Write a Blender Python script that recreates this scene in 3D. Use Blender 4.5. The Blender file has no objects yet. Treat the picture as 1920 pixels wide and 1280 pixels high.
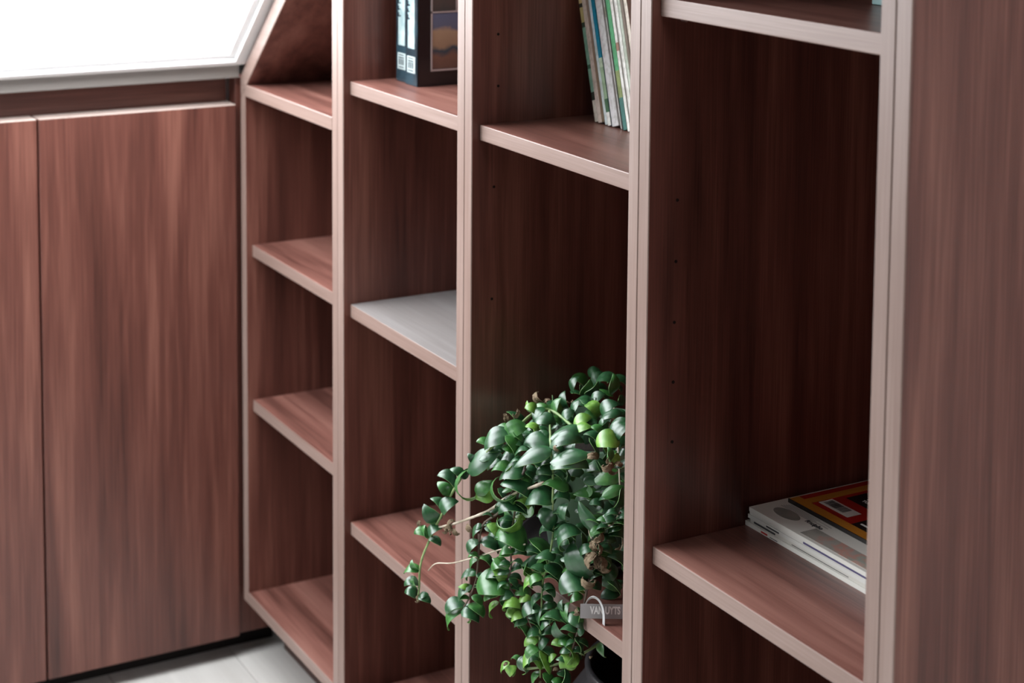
import bpy, bmesh, math, random
from mathutils import Vector, Matrix
random.seed(7)
sc = bpy.context.scene
COL = sc.collection

# ------------------------------------------------------------------ camera
R0 = Vector((0.48792265, 0.87285398, 0.00757753))
R1 = Vector((-0.08586105, 0.03935355, 0.9955296))
R2 = Vector((-0.86865377, 0.48639205, -0.09414565))
CAM = Vector((2.8142, -0.925, 1.2878))
FPX, PX, PY = 3318.14, 960.0, -25.34
cd = bpy.data.cameras.new('camera'); cam = bpy.data.objects.new('camera', cd); COL.objects.link(cam)
m = Matrix((R0, R1, -R2)).transposed().to_4x4(); m.translation = CAM
cam.matrix_world = m
cd.sensor_width = 36; cd.lens = 36 * FPX / 1920
cd.shift_x = 0; cd.shift_y = -(640 - PY) / 1920
cd.clip_start = 0.02
cd.dof.use_dof = True; cd.dof.focus_distance = 1.80; cd.dof.aperture_fstop = 6.4
sc.camera = cam

# ------------------------------------------------------------------ world, lights, exposure
W = bpy.data.worlds.new('world'); sc.world = W; W.use_nodes = True
W.node_tree.nodes['Background'].inputs[0].default_value = (0.93, 0.965, 1, 1)
W.node_tree.nodes['Background'].inputs[1].default_value = 16.0
def portal(name, loc, direction, sx, sy):
    l = bpy.data.lights.new(name, 'AREA'); l.shape = 'RECTANGLE'; l.size = sx; l.size_y = sy
    o = bpy.data.objects.new(name, l); COL.objects.link(o); o.location = loc
    o.rotation_euler = Vector(direction).to_track_quat('-Z', 'Y').to_euler(); l.cycles.is_portal = True
    return o
SX0, SX1, SY0, SY1 = .348, .95, -2.3, -.012            # opening of the roof window in the sloping ceiling
SA = math.atan(.904)
xm = (SX0 + SX1) / 2
portal('roof_window_portal', (xm, (SY0 + SY1) / 2, .9135 + .904 * (xm - .333) + .02), (math.sin(SA), 0, -math.cos(SA)), SY1 - SY0, (SX1 - SX0) / math.cos(SA))
portal('added_front_window_portal', (1.35, -4.02, .95), (0, 1, 0), .6, .7)  # unseen window added to brighten the upright fronts
portal('added_side_window_portal', (4.12, -.05, 1.85), (-1, 0, 0), .7, 1.1)  # unseen window added to light the doors and the end panel
sc.view_settings.view_transform = 'Standard'; sc.view_settings.look = 'None'
sc.view_settings.gamma = 1; sc.view_settings.use_curve_mapping = False
sc.view_settings.exposure = 0.0

# ------------------------------------------------------------------ helpers
def ray(u, v): return R2 * FPX + R0 * (u - PX) + R1 * (PY - v)
def at(u, v, y):
    d = ray(u, v); return CAM + d * ((y - CAM.y) / d.y)
def tag(o, label=None, cat=None, group=None, kind=None):
    if label: o['label'] = label
    if cat: o['category'] = cat
    if group: o['group'] = group
    if kind: o['kind'] = kind
    return o
def empty(name, loc, label=None, cat=None, group=None):
    o = bpy.data.objects.new(name, None); COL.objects.link(o); o.location = loc; o.empty_display_size = .05
    return tag(o, label, cat, group)
def obj(name, bm, mats, parent=None, smooth=False, label=None):
    me = bpy.data.meshes.new(name); bm.to_mesh(me); bm.free()
    for mm in (mats if isinstance(mats, (list, tuple)) else [mats]): me.materials.append(mm)
    if smooth:
        for p in me.polygons: p.use_smooth = True
    o = bpy.data.objects.new(name, me); COL.objects.link(o)
    if parent:
        o.parent = parent
        me.transform(Matrix.Translation(-parent_world(parent)))
    if label: o['label'] = label
    return o
def parent_world(p):
    v = Vector(p.location); q = p.parent
    while q: v += q.location; q = q.parent
    return v
def box(x0, x1, y0, y1, z0, z1, bev=0.0, bm=None, seg=1):
    own = bm is None
    b = bmesh.new()
    vs = [b.verts.new((x, y, z)) for z in (z0, z1) for y in (y0, y1) for x in (x0, x1)]
    for f in ((0, 2, 3, 1), (4, 5, 7, 6), (0, 1, 5, 4), (2, 6, 7, 3), (0, 4, 6, 2), (1, 3, 7, 5)):
        b.faces.new([vs[i] for i in f])
    if bev: bmesh.ops.bevel(b, geom=list(b.edges), offset=bev, segments=seg, affect='EDGES', profile=.5)
    if own: return b
    me = bpy.data.meshes.new('t'); b.to_mesh(me); b.free(); bm.from_mesh(me); bpy.data.meshes.remove(me)
    return bm
def prism(pts, y0, y1, bev=0.0):                     # polygon in x,z (counter-clockwise seen from -y)
    b = bmesh.new()
    a = [b.verts.new((x, y0, z)) for x, z in pts]; c = [b.verts.new((x, y1, z)) for x, z in pts]
    b.faces.new(a); b.faces.new(c[::-1])
    n = len(pts)
    for i in range(n): b.faces.new((a[i], c[i], c[(i + 1) % n], a[(i + 1) % n]))
    bmesh.ops.recalc_face_normals(b, faces=b.faces)
    if bev: bmesh.ops.bevel(b, geom=list(b.edges), offset=bev, segments=1, affect='EDGES')
    return b
def paint(b, test, idx):
    b.normal_update()
    for f in b.faces:
        if test(f): f.material_index = idx
    return b
def lathe(prof, n=40, c=(0, 0, 0), bm=None):
    b = bm or bmesh.new(); rings = []
    for r, z in prof:
        rings.append([b.verts.new((c[0] + r * math.cos(2 * math.pi * i / n), c[1] + r * math.sin(2 * math.pi * i / n), c[2] + z)) for i in range(n)])
    for a, d in zip(rings, rings[1:]):
        for i in range(n): b.faces.new((a[i], a[(i + 1) % n], d[(i + 1) % n], d[i]))
    b.faces.new(rings[0][::-1]); b.faces.new(rings[-1])
    return b
def tube(pts, r, n=7, bm=None, taper=1.0):
    b = bm or bmesh.new(); rings = []; N = len(pts)
    for i, p in enumerate(pts):
        t = (pts[min(i + 1, N - 1)] - pts[max(i - 1, 0)]).normalized()
        u = t.cross(Vector((.13, .2, .97))).normalized(); w = t.cross(u)
        rr = r * (1 + (taper - 1) * i / max(1, N - 1)) * (1 + .12 * math.sin(i * 2.1))
        rings.append([b.verts.new(p + u * rr * math.cos(2 * math.pi * k / n) + w * rr * math.sin(2 * math.pi * k / n)) for k in range(n)])
    for a, d in zip(rings, rings[1:]):
        for i in range(n): b.faces.new((a[i], a[(i + 1) % n], d[(i + 1) % n], d[i]))
    b.faces.new(rings[0][::-1]); b.faces.new(rings[-1])
    return b
def spline(pts, k=5):
    P = [Vector(p) for p in pts]; P = [P[0] * 2 - P[1]] + P + [P[-1] * 2 - P[-2]]; out = []
    for i in range(1, len(P) - 2):
        for j in range(k):
            t = j / k; a, b, c, d = P[i - 1:i + 3]
            out.append(.5 * ((2 * b) + (c - a) * t + (2 * a - 5 * b + 4 * c - d) * t * t + (3 * b - a - 3 * c + d) * t ** 3))
    out.append(P[-2]); return out

# ------------------------------------------------------------------ materials
def mat(name, col=(.5, .5, .5), rough=.5, spec=.5, metal=0):
    M = bpy.data.materials.new(name); M.use_nodes = True
    b = M.node_tree.nodes['Principled BSDF']
    b.inputs['Base Color'].default_value = (*col, 1); b.inputs['Roughness'].default_value = rough
    b.inputs['Specular IOR Level'].default_value = spec; b.inputs['Metallic'].default_value = metal
    return M
def nd(M, t, **k):
    n = M.node_tree.nodes.new(t)
    for a, v in k.items(): setattr(n, a, v)
    return n
def lk(M, a, b): M.node_tree.links.new(a, b)
def ramp(M, stops):
    r = nd(M, 'ShaderNodeValToRGB'); e = r.color_ramp.elements
    while len(e) < len(stops): e.new(.5)
    for q, (p, c) in zip(e, stops): q.position = p; q.color = (*c, 1)
    return r
def noisy(name, stops, scale=(1, 1, 1), nscale=5, detail=4, rough=.5, spec=.5, dist=0, bump=0):
    M = mat(name, rough=rough, spec=spec); b = M.node_tree.nodes['Principled BSDF']
    tc = nd(M, 'ShaderNodeTexCoord'); mp = nd(M, 'ShaderNodeMapping'); mp.inputs['Scale'].default_value = scale
    oi = nd(M, 'ShaderNodeObjectInfo'); mu = nd(M, 'ShaderNodeVectorMath', operation='ADD')
    ml = nd(M, 'ShaderNodeMath', operation='MULTIPLY'); ml.inputs[1].default_value = 9.0
    lk(M, oi.outputs['Random'], ml.inputs[0]); lk(M, tc.outputs['Object'], mu.inputs[0]); lk(M, ml.outputs[0], mu.inputs[1])
    lk(M, mu.outputs[0], mp.inputs[0])
    n = nd(M, 'ShaderNodeTexNoise'); n.inputs['Scale'].default_value = nscale; n.inputs['Detail'].default_value = detail
    n.inputs['Distortion'].default_value = dist
    lk(M, mp.outputs[0], n.inputs['Vector']); r = ramp(M, stops); lk(M, n.outputs['Fac'], r.inputs[0])
    lk(M, r.outputs[0], b.inputs['Base Color'])
    if bump:
        bp = nd(M, 'ShaderNodeBump'); bp.inputs['Strength'].default_value = bump; bp.inputs['Distance'].default_value = .001
        lk(M, n.outputs['Fac'], bp.inputs['Height']); lk(M, bp.outputs[0], b.inputs['Normal'])
    return M
def wood(name, axis, lo, mid, hi, rough=.34, spec=.5, figure=1.0, fine=1.0):
    M = mat(name, rough=rough, spec=spec); b = M.node_tree.nodes['Principled BSDF']
    tc = nd(M, 'ShaderNodeTexCoord'); oi = nd(M, 'ShaderNodeObjectInfo')
    ml = nd(M, 'ShaderNodeMath', operation='MULTIPLY'); ml.inputs[1].default_value = 7.0
    ad = nd(M, 'ShaderNodeVectorMath', operation='ADD')
    lk(M, oi.outputs['Random'], ml.inputs[0]); lk(M, tc.outputs['Object'], ad.inputs[0]); lk(M, ml.outputs[0], ad.inputs[1])
    def ns(sa, sc_, det, dist, rgh=.55):
        mp = nd(M, 'ShaderNodeMapping'); s = [sc_] * 3; s['xyz'.index(axis)] = sa
        mp.inputs['Scale'].default_value = s
        n = nd(M, 'ShaderNodeTexNoise'); n.inputs['Scale'].default_value = 1; n.inputs['Detail'].default_value = det
        n.inputs['Distortion'].default_value = dist; n.inputs['Roughness'].default_value = rgh
        lk(M, ad.outputs[0], mp.inputs[0]); lk(M, mp.outputs[0], n.inputs['Vector']); return n.outputs['Fac']
    big = ns(1.3, 17, 3, .6); med = ns(3.0, 70, 3, .4); fin = ns(9, 520, 2, 0)
    def mth(op, a, c):
        q = nd(M, 'ShaderNodeMath', operation=op)
        for i, v in enumerate((a, c)):
            if isinstance(v, (int, float)): q.inputs[i].default_value = v
            else: lk(M, v, q.inputs[i])
        return q.outputs[0]
    s = mth('ADD', mth('MULTIPLY', big, .62 * figure), mth('MULTIPLY', med, .34))
    s = mth('ADD', s, mth('MULTIPLY', fin, .28 * fine))
    off = (.62 * figure + .34 + .28 * fine) * .5
    s = mth('ADD', mth('MULTIPLY', mth('SUBTRACT', s, off), 1.9), .5)
    r = ramp(M, [(.12, lo), (.5, mid), (.88, hi)]); lk(M, s, r.inputs[0]); lk(M, r.outputs[0], b.inputs['Base Color'])
    bp = nd(M, 'ShaderNodeBump'); bp.inputs['Strength'].default_value = .12; bp.inputs['Distance'].default_value = .0004
    lk(M, fin, bp.inputs['Height']); lk(M, bp.outputs[0], b.inputs['Normal'])
    return M
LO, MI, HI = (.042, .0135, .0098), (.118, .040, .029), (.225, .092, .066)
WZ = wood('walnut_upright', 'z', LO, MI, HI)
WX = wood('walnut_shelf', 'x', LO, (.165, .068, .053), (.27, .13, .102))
WY = wood('walnut_rail', 'y', LO, MI, HI)
BL, BM, BH = (.150, .092, .074), (.205, .140, .118), (.272, .202, .176)
BZ = wood('edge_band_upright', 'z', BL, BM, BH, rough=.46, spec=.34, figure=.5)
BX = wood('edge_band_shelf', 'x', BL, BM, BH, rough=.46, spec=.34, figure=.5)
BY = wood('edge_band_door', 'y', (.30, .22, .19), (.42, .33, .29), (.52, .43, .39), rough=.46, spec=.34, figure=.5)
SHEEN_PAINT = wood('sheen_painted_walnut_shelf', 'x', (.14, .125, .118), (.195, .178, .172), (.24, .225, .22), rough=.3)  # walnut with a greyish daylight sheen painted into its colour
WHITE = mat('white_paint', (.86, .86, .86), .6, .3)
TOPM = mat('worktop_laminate', (.21, .19, .175), .4)
DARK = mat('dark_gap', (.012, .009, .008), .7, .2)
METAL = mat('pin_metal', (.6, .58, .55), .3, .5, 1)
FLOOR = wood('pale_floor', 'x', (.40, .38, .355), (.47, .45, .425), (.54, .52, .49), rough=.45, figure=.6, fine=.5)

# ------------------------------------------------------------------ the room
def struct(name, bm, m, parent=None):
    o = obj(name, bm, m, parent)
    if not parent: o['kind'] = 'structure'
    return o
XR, YF, YB, HC = 4.1, -4.0, .40, 2.5
fl = struct('floor', box(-.35, XR, YF, YB, -.05, -.004), mat('subfloor', (.2, .18, .16), .8))
k = 0; y = YF
while y < YB - .01:
    y1 = min(y + .19, YB); x = -.35; xo = random.uniform(.6, 1.6)
    while x < XR - .01:
        x1 = min(x + (xo if x < -.3 else 1.9), XR)
        obj('floor_board', box(x + .0005, x1 - .0005, y + .0005, y1 - .0005, -.0035, 0, .0008), FLOOR, fl); x = x1
    y = y1
def zc(x): return .9135 + .904 * (x - .333)
xk = .333 + (HC - .9135) / .904
b = bmesh.new()
def addp(pts, y0, y1):
    p = prism(pts, y0, y1); me = bpy.data.meshes.new('t'); p.to_mesh(me); p.free(); b.from_mesh(me); bpy.data.meshes.remove(me)
def slab(xa, xc): return [(xa, zc(xa)), (xc, zc(xc)), (xc - .022, zc(xc) + .024), (xa - .022, zc(xa) + .024)]
addp(slab(.342, SX0), YF, YB); addp(slab(SX1, xk), YF, YB); addp(slab(SX0, SX1), YF, SY0); addp(slab(SX0, SX1), SY1, YB)
addp([(xk, HC), (XR, HC), (XR, HC + .1), (xk - .03, HC + .1), (xk - .022, HC + .024)], YF, YB)
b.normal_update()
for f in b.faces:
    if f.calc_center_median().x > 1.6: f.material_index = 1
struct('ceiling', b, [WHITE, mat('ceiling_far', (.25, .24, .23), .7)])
b = bmesh.new()
def slab2(xa, xc, o0=.008, o1=.022):
    n0, n1 = -math.sin(SA), math.cos(SA)
    return [(xa + n0 * o0, zc(xa) + n1 * o0), (xc + n0 * o0, zc(xc) + n1 * o0), (xc + n0 * o1, zc(xc) + n1 * o1), (xa + n0 * o1, zc(xa) + n1 * o1)]
addp(slab2(SX0, SX0 + .006), SY0, SY1); addp(slab2(SX1 - .03, SX1), SY0, SY1); addp(slab2(SX0 + .006, SX1 - .03), SY0, SY0 + .04); addp(slab2(SX0 + .006, SX1 - .03), SY1 - .010, SY1)
struct('window_3', b, WHITE)
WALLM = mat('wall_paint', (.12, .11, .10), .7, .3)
struct('wall_back', box(-.35, XR, YB, YB + .1, 0, HC), WHITE)
struct('wall_left', box(-.35, -.25, YF, YB, 0, .985), WHITE)
struct('trim_1', prism([(-.25, .93), (.30, .93), (.281, .984), (-.25, .984)], YF, YB), WHITE)
def wall_open(name, axis, a0, a1, w0, w1, p0, p1, wz0, wz1):
    b = bmesh.new()
    for (c0, c1, z0, z1) in ((a0, w0, 0, HC), (w1, a1, 0, HC), (w0, w1, 0, wz0), (w0, w1, wz1, HC)):
        if axis == 'x': box(c0, c1, p0, p1, z0, z1, bm=b)
        else: box(p0, p1, c0, c1, z0, z1, bm=b)
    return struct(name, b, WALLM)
wall_open('wall_front', 'x', -.35, XR, 1.05, 1.65, YF - .1, YF, .6, 1.3)
wall_open('wall_right', 'y', YF, YB, -.4, .3, XR, XR + .1, 1.3, 2.4)
def frame(name, axis, w0, w1, p0, p1, a, c):
    b = bmesh.new()
    for (c0, c1, z0, z1) in ((w0, w0 + .05, a, c), (w1 - .05, w1, a, c), (w0 + .05, w1 - .05, a, a + .05), (w0 + .05, w1 - .05, c - .05, c)):
        if axis == 'x': box(c0, c1, p0, p1, z0, z1, bm=b)
        else: box(p0, p1, c0, c1, z0, z1, bm=b)
    struct(name, b, WHITE)
frame('added_front_window', 'x', 1.05, 1.65, YF - .09, YF - .03, .6, 1.3)  # frame of the unseen front window, added for its light
frame('added_side_window', 'y', -.4, .3, XR + .03, XR + .09, 1.3, 2.4)  # frame of the unseen side window, added and sized for its light

# ------------------------------------------------------------------ bookcase units
X0 = [.335, .6949, 1.0538, 1.4138, 1.7714]           # left outer face of each unit
X1 = [.6947, 1.0536, 1.4136, 1.7712, 2.131]
X0 = [.3352, .6951, 1.0540, 1.4140, 1.7716]
X1 = [.6947, 1.0536, 1.4136, 1.7712, 2.1300]
T, D, ZB, REC = .0178, .37, .0935, .010
def zo(x): return .9243 + .904 * (x - .3584)          # outer line of the slanted top
def front(f): return f.normal.y < -.6
labels = ['leftmost narrow walnut bookcase unit with slanted top against the low cabinet',
          'second walnut bookcase unit from the left, holding two black photo books',
          'third walnut bookcase unit, holding magazines above and the trailing plant',
          'rightmost walnut bookcase unit, tall bay with flat magazine pile on its shelf',
          ]
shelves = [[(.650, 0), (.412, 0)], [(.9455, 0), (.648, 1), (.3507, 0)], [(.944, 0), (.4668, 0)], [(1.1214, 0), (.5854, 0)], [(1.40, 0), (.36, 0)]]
holes = {1: [], 2: [(934, 64), (934, 161), (926, 350), (922, 560)], 3: [(1270, 375), (1267, 490), (1264, 604), (1262, 716), (1260, 828)], 4: []}
for i in range(4):
    a, b_ = X0[i], X1[i]
    U = empty('bookcase_unit', (a, 0, 0), labels[i], 'bookcase', 'walnut bookcase units side by side')
    zl, zr = zo(a) - .034, zo(b_) - .034
    def side(x0, x1):
        p = prism([(x0, ZB), (x1, ZB), (x1, zo(x1) - .0325), (x0, zo(x0) - .0325)], 0, D, .0009)
        return paint(p, front, 1)
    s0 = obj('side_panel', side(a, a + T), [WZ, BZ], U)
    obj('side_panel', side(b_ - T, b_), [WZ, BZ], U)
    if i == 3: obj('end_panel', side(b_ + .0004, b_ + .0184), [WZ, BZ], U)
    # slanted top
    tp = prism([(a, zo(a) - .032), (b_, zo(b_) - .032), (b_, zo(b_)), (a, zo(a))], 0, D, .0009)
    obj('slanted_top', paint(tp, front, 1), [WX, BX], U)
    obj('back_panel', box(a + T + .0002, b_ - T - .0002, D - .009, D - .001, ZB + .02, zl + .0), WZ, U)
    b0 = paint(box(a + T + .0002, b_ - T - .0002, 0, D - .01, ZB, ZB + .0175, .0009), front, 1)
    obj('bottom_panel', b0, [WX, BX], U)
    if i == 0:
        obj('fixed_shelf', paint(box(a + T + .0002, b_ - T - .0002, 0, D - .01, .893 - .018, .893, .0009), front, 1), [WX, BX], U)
    for z, sheen_painted in shelves[i]:
        sh = obj('shelf', paint(box(a + T + .0006, b_ - T - .0006, REC, D - .012, z - .018, z, .0011, seg=2), front, 1), [SHEEN_PAINT if sheen_painted else WX, BX], U)
        if sheen_painted: sh['label'] = 'shelf board with a greyish sheen painted into its colour'
        for yy in (.035, .30):
            for xx in (a + T + .004, b_ - T - .004):
                pb = bmesh.new()
                bmesh.ops.create_cone(pb, cap_ends=True, segments=10, radius1=.0028, radius2=.0028, depth=.007, matrix=Matrix.Translation((xx, yy, z - .0212)) @ Matrix.Rotation(math.pi / 2, 4, 'Y'))
                obj('shelf_pin', pb, METAL, sh)
    obj('plinth', box(a + .0005, b_ - .0005, .065, .08, .0005, ZB - .0005), mat('plinth_walnut', (.05, .022, .017), .5), U)
    for (u, v) in holes.get(i, []):
        d = ray(u, v); xf = a + T; p = CAM + d * ((xf - CAM.x) / d.x)
        hb = bmesh.new()
        bmesh.ops.create_cone(hb, cap_ends=True, segments=10, radius1=.0016, radius2=.0016, depth=.0008, matrix=Matrix.Translation((xf + .0002, p.y, p.z)) @ Matrix.Rotation(math.pi / 2, 4, 'Y'))
        obj('pin_hole', hb, DARK, s0)

# ------------------------------------------------------------------ low cabinet and worktop
XD = .3335
cabs = [(-.604, -.006, [(-.6035, -.3030), (-.3005, -.0065)], 'low walnut cabinet beside the bookcase with two flat handleless doors'),
        (-1.204, -.606, [(-1.2035, -.9065), (-.9035, -.6065)], 'next low walnut cabinet beyond the left edge of the photo')]
for y0, y1, doors, lab in cabs:
    Cb = empty('low_cabinet', (XD - .3, y0, 0), lab, 'cabinet', 'low cabinets under the sloping ceiling')
    b = bmesh.new()
    box(-.24, XD - .042, y0, y0 + .018, .035, .795, bm=b); box(-.24, XD - .042, y1 - .018, y1, .035, .795, bm=b)
    box(-.24, XD - .042, y0 + .018, y1 - .018, .035, .053, bm=b); box(-.24, -.232, y0 + .018, y1 - .018, .053, .90, bm=b)
    obj('carcass', b, WZ, Cb)
    obj('top_rail', box(XD - .058, XD - .043, y0 + .0003, y1 - .0003, .7955, .90, .0005), WY, Cb)
    for a, c in doors:
        dd = box(XD - .038, XD, a, c, .035, .861, .0012)
        dd.normal_update()
        for f in dd.faces:
            if f.normal.z > .6: f.material_index = 1
        obj('door', dd, [WZ, BY], Cb)
Fp = tag(obj('filler_panel', box(XD - .038, XD - .010, -.0038, .064, .035, .90, .0006), WZ), 'narrow walnut filler strip between the cabinet door and the left bookcase corner', 'panel')
struct('baseboard_left', box(.27, .289, -1.204, .064, .0005, .0345), DARK)
tag(obj('worktop', box(-.245, XD + .0008, -1.204, -.0015, .9008, .9208, .0010), TOPM), 'thin grey-beige worktop edge over the low cabinet doors', 'worktop')

# ------------------------------------------------------------------ books
PAGE = noisy('paper_pages', [(.3, (.62, .60, .52)), (.7, (.78, .76, .69))], (1, 1, 1), 400, 2, .8, .2)
def flatbook(name, w, d, h, cover, pages, label, cat, group, ct=.0006, sp=None, par=False):
    """upright book: spine at y=0 facing -y, x from 0 to w, depth d, height h"""
    r = empty(name, (0, 0, 0), label, cat, group)
    b = bmesh.new()
    box(0, ct, 0, d, 0, h, bm=b); box(w - ct, w, 0, d, 0, h, bm=b)
    obj('cover', b, cover, r)
    obj('spine', box(.0, w, -ct, 0, 0, h, min(.0006, w * .1)), sp or cover, r)
    obj('pages', box(ct + .0001, w - ct - .0001, .0004, d - .003, .002, h - .002), pages, r)
    return r
# row of thin leaning magazines, third unit
def banded(name, stops, seed=0, const=True):
    M = mat(name, rough=.45); b = M.node_tree.nodes['Principled BSDF']
    tc = nd(M, 'ShaderNodeTexCoord'); sp = nd(M, 'ShaderNodeSeparateXYZ'); ns = nd(M, 'ShaderNodeTexNoise'); ns.inputs['Scale'].default_value = 160
    ns.inputs['Detail'].default_value = 3
    ml = nd(M, 'ShaderNodeMath', operation='MULTIPLY'); ml.inputs[1].default_value = 1 / .30
    r = ramp(M, stops)
    if const: r.color_ramp.interpolation = 'CONSTANT'
    mx = nd(M, 'ShaderNodeMixRGB'); mx.blend_type = 'MULTIPLY'; mx.inputs[0].default_value = .55
    r2 = ramp(M, [(.38, (.55, .55, .5)), (.55, (1, 1, 1))])
    lk(M, tc.outputs['Object'], sp.inputs[0]); lk(M, tc.outputs['Object'], ns.inputs['Vector']); lk(M, sp.outputs['Z'], ml.inputs[0]); lk(M, ml.outputs[0], r.inputs[0])
    lk(M, ns.outputs['Fac'], r2.inputs[0]); lk(M, r.outputs[0], mx.inputs[1]); lk(M, r2.outputs[0], mx.inputs[2]); lk(M, mx.outputs[0], b.inputs['Base Color'])
    return M
cream = (.66, .60, .52); wht = (.74, .73, .69); pale = (.60, .66, .66); green = (.10, .36, .17); teal = (.0, .19, .30); mint = (.22, .42, .32)
specs = [
    (.0085, [(0, cream), (.08, (.02, .03, .02)), (.11, mint), (.20, (.04, .12, .07)), (.215, mint), (.36, (.03, .05, .03)), (.38, (.5, .42, .18)), (.44, (.03, .03, .02)), (.455, (.55, .42, .2)), (.5, (.16, .19, .15)), (.62, (.08, .25, .06)), (.75, mint)], 'thin magazine at the left end of the leaning row, patterned green and yellow spine'),
    (.0090, [(0, (.60, .50, .44)), (.5, (.62, .52, .46))], 'pinkish cream magazine second from the left in the leaning row'),
    (.0035, [(0, (.60, .48, .2)), (.3, (.5, .38, .2))], 'very thin yellowish booklet third in the leaning row'),
    (.0070, [(0, pale), (.3, (.62, .68, .72)), (.6, wht)], 'pale blue-white magazine in the leaning row before the blue spine'),
    (.0075, [(0, wht), (.05, (.06, .14, .07)), (.10, (.30, .42, .27)), (.22, (.45, .55, .40)), (.255, teal), (.9, teal)], 'magazine with bright blue upper spine and green lower spine'),
    (.0140, [(0, (.58, .57, .57)), (.5, (.60, .59, .59))], 'thick plain light grey volume right of the blue-spined magazine'),
    (.0060, [(0, wht), (.42, (.42, .40, .30)), (.46, wht)], 'white magazine with a torn spine right of the thick grey one'),
    (.0035, [(0, (.05, .05, .045)), (.5, (.07, .06, .05))], 'thin dark strip painting the shaded gap between white and green spines in the leaning row'),  # dark gap between two magazines, its shade put into this strip's colour
    (.0085, [(0, (.05, .16, .14)), (.12, (.25, .30, .12)), (.22, green), (.9, green)], 'magazine with a long green spine in the leaning row'),
    (.0060, [(0, wht), (.3, (.35, .2, .15)), (.33, wht)], 'white magazine just right of the green spine'),
    (.0050, [(0, (.5, .48, .45)), (.5, (.55, .53, .5))], 'light grey thin magazine close to the post in the leaning row'),
    (.0055, [(0, wht), (.5, wht)], 'white thin magazine half hidden by the post in the leaning row'),
    (.0060, [(0, (.45, .5, .42)), (.5, wht)], 'greenish white magazine hidden behind the post in the leaning row'),
    (.0080, [(0, cream), (.5, cream)], 'cream magazine hidden behind the post in the leaning row'),
]
tilt = math.radians(16)
xb = 1.1185; yb = .134
for j, (w, stops, lab) in enumerate(specs):
    if len(stops) > 1 and stops[0][0] != 0: pass
    spm = banded('magazine_spine', stops)
    r = flatbook('magazine', w - .0006, .13, .166, mat('magazine_cover', tuple(c * .9 for c in stops[-1][1]), .4), PAGE, lab, 'magazine', 'magazines leaning in a row on the third unit', ct=.0005, sp=spm)
    r.location = (xb, yb + random.choice((0, .001, .003, -.001)), .9446 + (w * math.sin(0) if 0 else 0))
    r.rotation_euler = (0, -tilt, 0)
    r.location.z = .9444
    xb += w / math.cos(tilt)

# photo books, second unit
BLK = mat('black_gloss_cover', (.012, .014, .017), .12, .6)
NAVY = noisy('spine_navy', [(.35, (.010, .016, .022)), (.65, (.02, .045, .06))], (1, 1, 1), 30, 2, .25)
PALE = noisy('spine_lettering', [(.35, (.22, .31, .32)), (.6, (.38, .47, .47))], (1, 1, 1), 60, 2, .4)
GREYL = mat('cover_line', (.55, .54, .54), .4)
def photo_mat(name, stops, sc_=18, axis='Z', z0=0, z1=1, amt=.35):
    M = mat(name, rough=.25); b = M.node_tree.nodes['Principled BSDF']
    tc = nd(M, 'ShaderNodeTexCoord'); sp = nd(M, 'ShaderNodeSeparateXYZ'); mr = nd(M, 'ShaderNodeMapRange')
    mr.inputs[1].default_value = z0; mr.inputs[2].default_value = z1
    n = nd(M, 'ShaderNodeTexNoise'); n.inputs['Scale'].default_value = sc_; n.inputs['Detail'].default_value = 3
    a = nd(M, 'ShaderNodeMath', operation='MULTIPLY_ADD'); a.inputs[1].default_value = amt
    s = nd(M, 'ShaderNodeMath', operation='SUBTRACT'); s.inputs[1].default_value = .5 * amt
    lk(M, tc.outputs['Object'], sp.inputs[0]); lk(M, tc.outputs['Object'], n.inputs[0]); lk(M, sp.outputs[axis], mr.inputs[0])
    lk(M, n.outputs['Fac'], a.inputs[0]); lk(M, mr.outputs[0], a.inputs[2]); lk(M, a.outputs[0], s.inputs[0])
    r = ramp(M, stops); lk(M, s.outputs[0], r.inputs[0]); lk(M, r.outputs[0], b.inputs['Base Color'])
    return M
LAND = photo_mat('cover_photo_cliff', [(0, (.14, .10, .09)), (.3, (.24, .15, .11)), (.42, (.05, .10, .14)), (.5, (.42, .33, .22)), (.72, (.5, .4, .27)), (.78, (.16, .21, .32)), (1, (.16, .22, .36))], 35, z0=.012, z1=.09)
TOWN = photo_mat('cover_photo_town', [(0, (.08, .09, .09)), (.35, (.12, .11, .10)), (.45, (.5, .14, .10)), (.6, (.3, .10, .08)), (.7, (.06, .07, .10)), (.85, (.3, .42, .6)), (1, (.4, .5, .65))], 60, z0=.095, z1=.155)
BLUEP = photo_mat('cover_photo_sea', [(0, (.1, .15, .1)), (.4, (.45, .12, .06)), (.6, (.04, .16, .5)), (1, (.03, .15, .5))], 40, z0=.095, z1=.155)
albx = [(.7335, .0335), (.7678, .0335)]
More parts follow.
